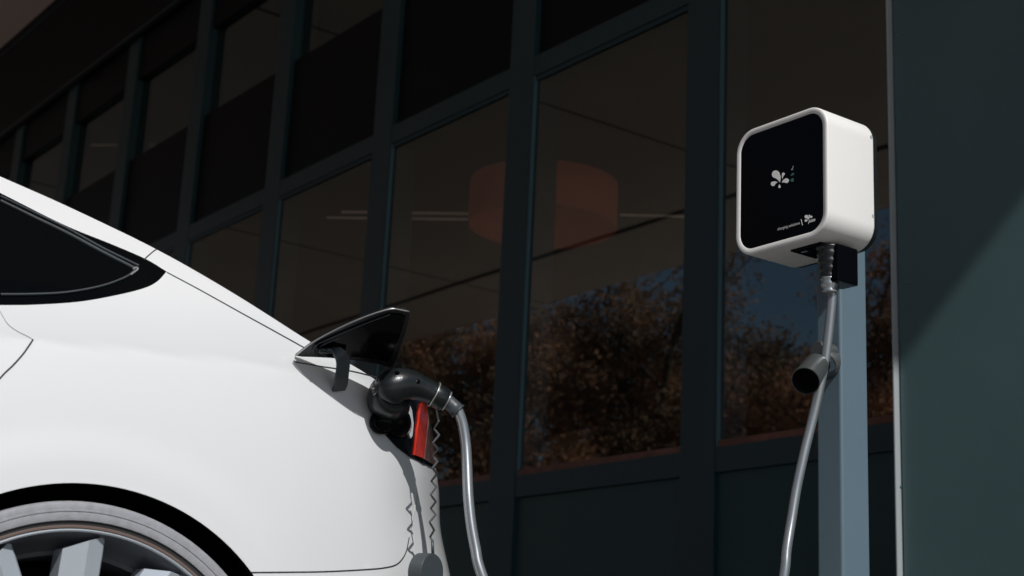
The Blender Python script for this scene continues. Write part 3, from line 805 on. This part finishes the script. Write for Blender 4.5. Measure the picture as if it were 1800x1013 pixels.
# raised dimples and the round mark on the head
def text(body, size, loc, xdir, ydir, name, m, parent, align='LEFT', shear=0.0, bold=0.0, ext=0.0):
    cu = bpy.data.curves.new('t', 'FONT'); cu.body = body; cu.size = size; cu.shear = shear; cu.offset = bold*size; cu.extrude = ext; cu.align_x = align
    to = bpy.data.objects.new('t', cu); COL.objects.link(to); bpy.context.view_layer.update()
    dg = bpy.context.evaluated_depsgraph_get(); me = bpy.data.meshes.new_from_object(to.evaluated_get(dg))
    bpy.data.objects.remove(to)
    xd = Vector(xdir).normalized(); zd = xd.cross(Vector(ydir)).normalized(); yd = zd.cross(xd)
    V = [Vector(loc)+xd*v.co.x+yd*v.co.y+zd*v.co.z for v in me.vertices]; Fc = [list(p.vertices) for p in me.polygons]
    bpy.data.meshes.remove(me)
    return mesh(name, V, Fc, m, parent)
hc = px3(660, 688, x_s+.1105)
vd = (Vector((0, 0, CH))-hc).normalized()
GH = px3(686, 690, x_s+.095)
# find head surface near the mark
def cast(px, py, objs):
    dg = bpy.context.evaluated_depsgraph_get(); bpy.context.view_layer.update()
    best = None
    for o in objs:
        mw = o.matrix_world; inv = mw.inverted(); oo = inv @ Vector((0, 0, CH)); dd = (inv.to_3x3() @ Vector(ray(px, py))).normalized()
        ok, loc, nr, idx = o.ray_cast(oo, dd)
        if ok:
            wl_ = mw @ loc
            if best is None or (wl_-Vector((0, 0, CH))).length < (best[0]-Vector((0, 0, CH))).length: best = (wl_, (mw.to_3x3() @ nr).normalized())
    return best
bpy.context.view_layer.update()
hnd = [o for o in plug.children if o.name.startswith('handle')]
for p, r_ in (((698, 656), .0045), ((735, 671), .0040), ((663, 668), .003)):
    h = cast(*p, hnd)
    if h:
        n_ = h[1] if h[1].dot(vd) > 0 else -h[1]
        MB().tube([h[0]-n_*.002, h[0]+n_*.0004, h[0]+n_*.0004], [r_, r_, r_*.7], 16).build('screw_recess', BLACKP, plug, True)
h = cast(659, 688, hnd)
if h:
    n_ = h[1] if h[1].dot(vd) > 0 else -h[1]
    xd = Vector((0, 1, 0)); xd = (xd-n_*xd.dot(n_)).normalized(); yd = n_.cross(xd)
    c = h[0]+n_*.0012
    MB().tube([c+(xd*math.cos(a)+yd*math.sin(a))*.0062 for a in np.linspace(0, 2*math.pi, 7)], .0006, 6).build('type_mark', SILVER, plug)
    text('S', .009, c-xd*.003-yd*.003, xd, yd, 'type_letter', SILVER, plug, bold=.02)

# cable: from the plug down to the ground and up to the charger
def XYZ(px, py, X): return on_x(px, py, X)
cp = [(800, 716, .137), (806, 724, .140), (813, 745, .143), (818.5, 780, .148), (821, 820, .155), (823, 870, .165), (828, 920, .175), (836, 965, .185), (845, 1005, .195)]
cab = [XYZ(a, b, x_s+c) for a, b, c in cp]
last = cab[-1]
cab += [last+Vector((.03, .03, -.09)), last+Vector((.10, .08, -.22)), Vector((last.x+.22, last.y+.16, .06)), Vector((last.x+.36, last.y+.22, .011))]
YB = 2.05
def bY(px, py, y): return on_y(px, py, y)
rp = [(1463, 512, 2.115), (1462, 530, 2.115), (1457, 580, 2.112), (1450, 635, 2.108), (1441, 680, 2.10), (1428, 738, 2.09), (1414, 795, 2.075), (1401, 855, 2.06), (1391, 915, 2.045), (1383, 965, 2.03), (1378, 1012, 2.02)]
rc = [bY(*p) for p in rp]; lr = rc[-1]
tail_ = [lr+Vector((-.012, -.02, -.09)), lr+Vector((-.05, -.04, -.25)), lr+Vector((-.10, -.07, -.40)), Vector((lr.x-.16, lr.y-.12, .03)), Vector((lr.x-.24, lr.y-.17, .011))]
mid = [Vector((lr.x-.45, lr.y-.30, .011)), Vector(((lr.x+last.x)/2+.2, last.y+.05, .011))]
allp = cab+mid[::-1]+tail_[::-1]+rc[::-1]
tag(MB().tube(catmull(allp, 7), .0087, 16).build('charging_cable', CABLE, None, True), 'glossy grey charging cable drooping from the plug and rising to the wall box', 'cable')

# spiral security cord with hanging cap
capc = XYZ(758, 1008, x_s+.16)
hc_ = empty('hanging_cap', XYZ(762, 975, x_s+.10), 'round grey protective cap hanging on a zigzag cord below the plug collar', 'cap')
zz_ = [(765, 706), (768, 722), (771, 741), (763, 754), (772, 765), (761, 778), (770, 790), (761, 801), (769, 812), (760, 823), (768, 833), (758, 846), (767, 856), (757, 870), (766, 882), (757, 894), (766, 905), (755, 918), (763, 932), (756, 944), (760, 951)]
pts = []
for i, (a, b) in enumerate(zz_):
    off = .012*math.sin(i*math.pi/2)       # coil depth
    pts.append(XYZ(a, b, x_s+.118-.02*(i/20)+(off if 1 < i < 20 else 0)))
pts.append(XYZ(761, 972, x_s+.098))
smp = []
for i in range(len(pts)-1):
    for k in range(3): smp.append(pts[i].lerp(pts[i+1], k/3))
smp.append(pts[-1])
MB().tube(smp, .0019, 8).build('cord', MATS['cord_grey'], hc_, True)
axc = Vector((.96, .35, -.03)).normalized()      # cap face normal
rC = .0315
f0 = XYZ(760, 1007, x_s+.11)
MB().tube([f0-axc*.028, f0-axc*.026, f0-axc*.002, f0], [rC*.93, rC, rC, rC*.965], 48).build('cap_body', PLASTICG, hc_)
smooth_by_angle(hc_.children[-1], 30)
MB().tube([XYZ(760, 950, x_s+.098), XYZ(761, 976, x_s+.098)], .0026, 10).build('cord_end', PLASTICG, hc_, True)

# ================================================================ CHARGER ON ITS POST
post = empty('charging_post', (-1.945, 2.22, 0), 'square blue grey metal post carrying the wall box', 'post')
pxl, pxr_ = on_y(1436, 900, 2.185).x, on_y(1480.5, 900, 2.185).x
def rsec(x0, x1, y0, y1, rr, n=7):
    P = []
    for cx, cy, a0 in ((x1-rr, y1-rr, 0), (x0+rr, y1-rr, 90), (x0+rr, y0+rr, 180), (x1-rr, y0+rr, 270)):
        for k in range(n+1): a = math.radians(a0+90*k/n); P.append((cx+rr*math.cos(a), cy+rr*math.sin(a)))
    return P
S_ = rsec(pxl, pxr_, 2.185, 2.262, .006); n = len(S_)
mesh('column', [(x, y, .012) for x, y in S_]+[(x, y, 1.44) for x, y in S_], [[i, (i+1) % n, (i+1) % n+n, i+n] for i in range(n)]+[list(range(n))[::-1], list(range(n, 2*n))], POST, post)
MB().box(pxl-.05, pxr_+.05, 2.145, 2.305, .002, .014, .002).build('base_plate', POST, post)
for dx in (-.035, .035):
    for y in (2.155, 2.295):
        MB().tube([((pxl+pxr_)/2+dx*2, y, .012), ((pxl+pxr_)/2+dx*2, y, .026)], .007, 6).build('bolt', SILVER, post)

BX0, BX1 = -1.008*YB, -.8916*YB; BZ0, BZ1 = .4178*YB+CH, .5443*YB+CH; BD = .133; BR = .046
chg = empty('wall_charger', ((BX0+BX1)/2, YB+BD/2, BZ0), 'white rounded wall box with glossy black front panel on the post', 'charger')
def rrect(x0, x1, z0, z1, r, n=14):
    P = []
    for cx, cz, a0 in ((x1-r, z1-r, 0), (x0+r, z1-r, 90), (x0+r, z0+r, 180), (x1-r, z0+r, 270)):
        for k in range(n+1):
            a = math.radians(a0+90*k/n); P.append((cx+r*math.cos(a), cz+r*math.sin(a)))
    return P
def loft(rings, capf=False, capb=False):
    n = len(rings[0]); V = [p for r in rings for p in r]
    Fc = [[j*n+k, j*n+(k+1) % n, (j+1)*n+(k+1) % n, (j+1)*n+k] for j in range(len(rings)-1) for k in range(n)]
    if capf: Fc.append(list(range(n)))
    if capb: Fc.append([(len(rings)-1)*n+k for k in range(n)][::-1])
    return V, Fc
def ring(ins, y): return [(x, y, z) for x, z in rrect(BX0+ins, BX1-ins, BZ0+ins, BZ1-ins, BR-ins)]
# housing: outer shell with a slightly rounded front lip and a recess for the panel
V, Fc = loft([ring(.012, YB+.006), ring(.012, YB+.0012), ring(.0112, YB+.0004), ring(.0036, YB), ring(.0014, YB+.0006), ring(.0003, YB+.002), ring(0, YB+.004), ring(0, YB+BD-.006), ring(.001, YB+BD-.003), ring(.004, YB+BD-.001)], False, True)
o = mesh('housing', V, Fc, WHITEB, chg)
bm = bmesh.new(); bm.from_mesh(o.data); bmesh.ops.recalc_face_normals(bm, faces=bm.faces); bm.to_mesh(o.data); bm.free(); smooth_by_angle(o, 45)
V, Fc = loft([ring(.0122, YB+.008), ring(.0122, YB+.0020), ring(.0128, YB+.0014)], False, False); n = len(ring(0, 0))
Fc.append([2*n+k for k in range(n)])
fp = mesh('front_panel', V, Fc, BLACKP, chg); smooth_by_angle(fp, 30)
V, Fc = loft([ring(.003, YB+BD-.001), ring(.003, YB+BD+.010), ring(.008, YB+BD+.0105)], False, True)
mesh('back_plate', V, Fc, PLASTIC, chg)
MB().box(BX0+.06, BX1-.06, YB+BD+.0107, 2.1845, BZ0+.04, BZ1-.03).build('mounting_bracket', PLASTIC, chg) if YB+BD+.0107 < 2.184 else None
for p in ((1531.5, 241), (1534.5, 380)):
    c = on_x(*p, BX1); MB().tube([c-Vector((.002, 0, 0)), c+Vector((.0006, 0, 0)), c+Vector((.0007, 0, 0))], [.0035, .0035, .0018], 14).build('screw', GREYM, chg)
# left side small mark
# bottom socket and cable gland
def bz(px, py, z):
    d = ray(px, py); t = (z-CH)/d[2]; return Vector((d[0]*t, d[1]*t, z))
q = [bz(1390, 462, BZ0), bz(1432, 466, BZ0), bz(1492, 452, BZ0), bz(1452, 438, BZ0)]
xs0, xs1 = (q[0].x+.0), max(v.x for v in q); ys0, ys1 = min(v.y for v in q), max(v.y for v in q)
xs0 = on_y(1402, 455, YB+.05).x; xs1 = BX1-.045
MB().box(xs0, xs1, YB+.030, YB+.100, BZ0-.0035, BZ0+.002, .002).build('socket_plate', BLACKP, chg)
MB().box(xs0+.012, xs1-.05, YB+.046, YB+.052, BZ0-.0042, BZ0-.003).build('socket_mark', SILVER, chg)
lock = bY(1463, 470, 2.115)
gl = empty('cable_connector', (lock.x, 2.115, BZ0-.08), 'black ribbed cable connector plugged into the underside of the white wall box', 'connector')
zb = on_y(1463, 506, 2.13).z
MB().box(lock.x-.012, on_y(1493, 480, 2.13).x, 2.098, 2.155, zb, BZ0-.004, .004).build('connector_body', BLACKP, gl)
zt = BZ0-.004; z1_ = on_y(1463, 517, 2.115).z
zs = np.linspace(zt, z1_, 26); P = []; Rr = []
for i, z in enumerate(zs):
    t = i/25; P.append((lock.x-.001, 2.108, z)); base = .0235-.011*t
    Rr.append(base+(.0016 if i % 4 < 2 else 0))
k = 17
MB().tube(P[:k+1], Rr[:k+1], 24).build('ribbed_sleeve', PLASTIC, gl, True)
MB().tube(P[k:], Rr[k:], 24).build('cable_boot', CABLE, gl, True)

# logo, marks, writing on the black panel (positions read on the panel plane)
YP = YB+.0008
def tear(cx, cy, r, tx, ty, bend=0.0, n=22):
    """drop: round head at c, tapering to the tail t, in photo-zoom units"""
    ax, ay = tx-cx, ty-cy; L = math.hypot(ax, ay); ax /= L; ay /= L; nx, ny = -ay, ax
    P = []; a0 = math.acos(min(.95, r/L))
    for k in range(n+1):
        a = a0+(2*math.pi-2*a0)*k/n
        P.append((cx+r*(math.cos(a)*ax+math.sin(a)*nx), cy+r*(math.cos(a)*ay+math.sin(a)*ny)))
    q = P[-1]
    def bez(p, b):
        o = []
        for k in range(1, 8):
            t = k/8; m = ((p[0]+tx)/2+nx*b, (p[1]+ty)/2+ny*b)
            o.append(((1-t)**2*p[0]+2*t*(1-t)*m[0]+t*t*tx, (1-t)**2*p[1]+2*t*(1-t)*m[1]+t*t*ty))
        return o
    P += bez(q, bend*L)+[(tx, ty)]+bez(P[0], bend*L)[::-1]
    return P
def mark(polys, m, name, parent, conv=lambda x, y: (1320+x/6.331, 270+y/6.331)):
    mbx = MB()
    for poly in polys:
        V = [on_y(*conv(*p), YP) for p in poly]; n = len(V); V += [v+Vector((0, -.0003, 0)) for v in V]
        mbx.raw(V, [list(range(n, 2*n))]+[[i, (i+1) % n, (i+1) % n+n, i+n] for i in range(n)])
    return mbx.build(name, m, parent)
mark([tear(277, 232, 43, 320, 322, -.22), tear(362, 228, 15, 350, 282, .12), tear(395, 303, 27, 345, 326, .22), tear(247, 338, 25, 300, 322, -.25), tear(318, 372, 13, 318, 344, 0)], WHITEM, 'drop_logo', fp)
mark([[(447, 180), (452, 170), (460, 172), (468, 138), (472, 142), (464, 184), (455, 186)]], GREYM, 'status_mark', fp)
mark([[(444, 243), (452, 228), (468, 216), (482, 222), (478, 236), (462, 248), (448, 250)]], TEALM, 'status_mark', fp)
mark([tear(460, 299, 18, 468, 272, 0)], TEALM, 'status_mark', fp)
mark([tear(618, 704, 20, 645, 735, -.2), tear(650, 690, 8, 650, 712, 0), tear(672, 704, 12, 648, 722, .15), tear(612, 748, 13, 640, 738, -.1)], WHITEM, 'small_logo', fp)
mark([[(556, 733), (561, 732), (577, 800), (572, 801)]], WHITEM, 'divider_line', fp)
def onp(x, y): return on_y(1320+x/6.331, 270+y/6.331, YP)
a, b_ = onp(297, 858), onp(545, 790)
t_ = text('charging solutions', .0100, a, (1, 0, 0), (0, 0, 1), 'lettering', WHITEM, fp, bold=.0)
wd = max(v.co.x for v in t_.data.vertices)-min(v.co.x for v in t_.data.vertices); sc_ = (b_.x-a.x)/wd
for v in t_.data.vertices: v.co.x = a.x+(v.co.x-a.x)*sc_; v.co.z = a.z+(v.co.z-a.z)*sc_; v.co.y = YP-.0004
a, b_ = onp(640, 772), onp(722, 748)
t_ = text('juice', .0120, a, (1, 0, 0), (0, 0, 1), 'lettering', WHITEM, fp, shear=.3, bold=.03)
wd = max(v.co.x for v in t_.data.vertices)-min(v.co.x for v in t_.data.vertices); sc_ = (b_.x-a.x)/wd
for v in t_.data.vertices: v.co.x = a.x+(v.co.x-a.x)*sc_; v.co.z = a.z+(v.co.z-a.z)*sc_; v.co.y = YP-.0003

# ---- holster on the post
hol = empty('plug_holster', (-1.96, 2.15, CH+.68), 'silver and black empty plug holster fixed to the front of the post', 'holster')
h0 = on_y(1457, 640, 2.1845); hd = Vector((0, -1, 0))
MB().lathe(h0, hd, [(0, .030), (.028, .030), (.032, .027), (.0325, .018)]).build('mount', MATS['holster_grey'], hol)
MB().lathe(h0+Vector((.008, 0, .020)), Vector((.0, -1, 0)), [(.002, .0175), (.040, .0175), (.043, .015)]).build('lug', MATS['holster_grey'], hol)
m0 = on_y(1447, 643, 2.152); m1 = on_y(1438, 642, 2.10)
MB().tube([m0, m1], [.024, .022], 28).build('neck', BLACKP, hol, True)
c0_ = on_y(1437, 640, 2.105); c_ = on_y(1416, 670, 2.040); axd = (c_-c0_).normalized(); L_ = (c_-c0_).length
MB().lathe(c0_, axd, [(0, .018), (.004, .0225), (L_-.004, .0262), (L_, .0262), (L_+.0002, .0252), (L_-.035, .0225)]).build('cup', MATS['holster_grey'], hol)
MB().lathe(c0_, axd, [(L_-.034, .0222), (L_+.0006, .0250), (L_+.0004, .0232), (L_-.033, .0205)]).build('cup_liner', WELL, hol)
MB().lathe(c0_, axd, [(L_-.030, .0214), (L_-.028, .0214)]).build('cup_bottom', WELL, hol)
for a in hol.children: smooth_by_angle(a, 40)
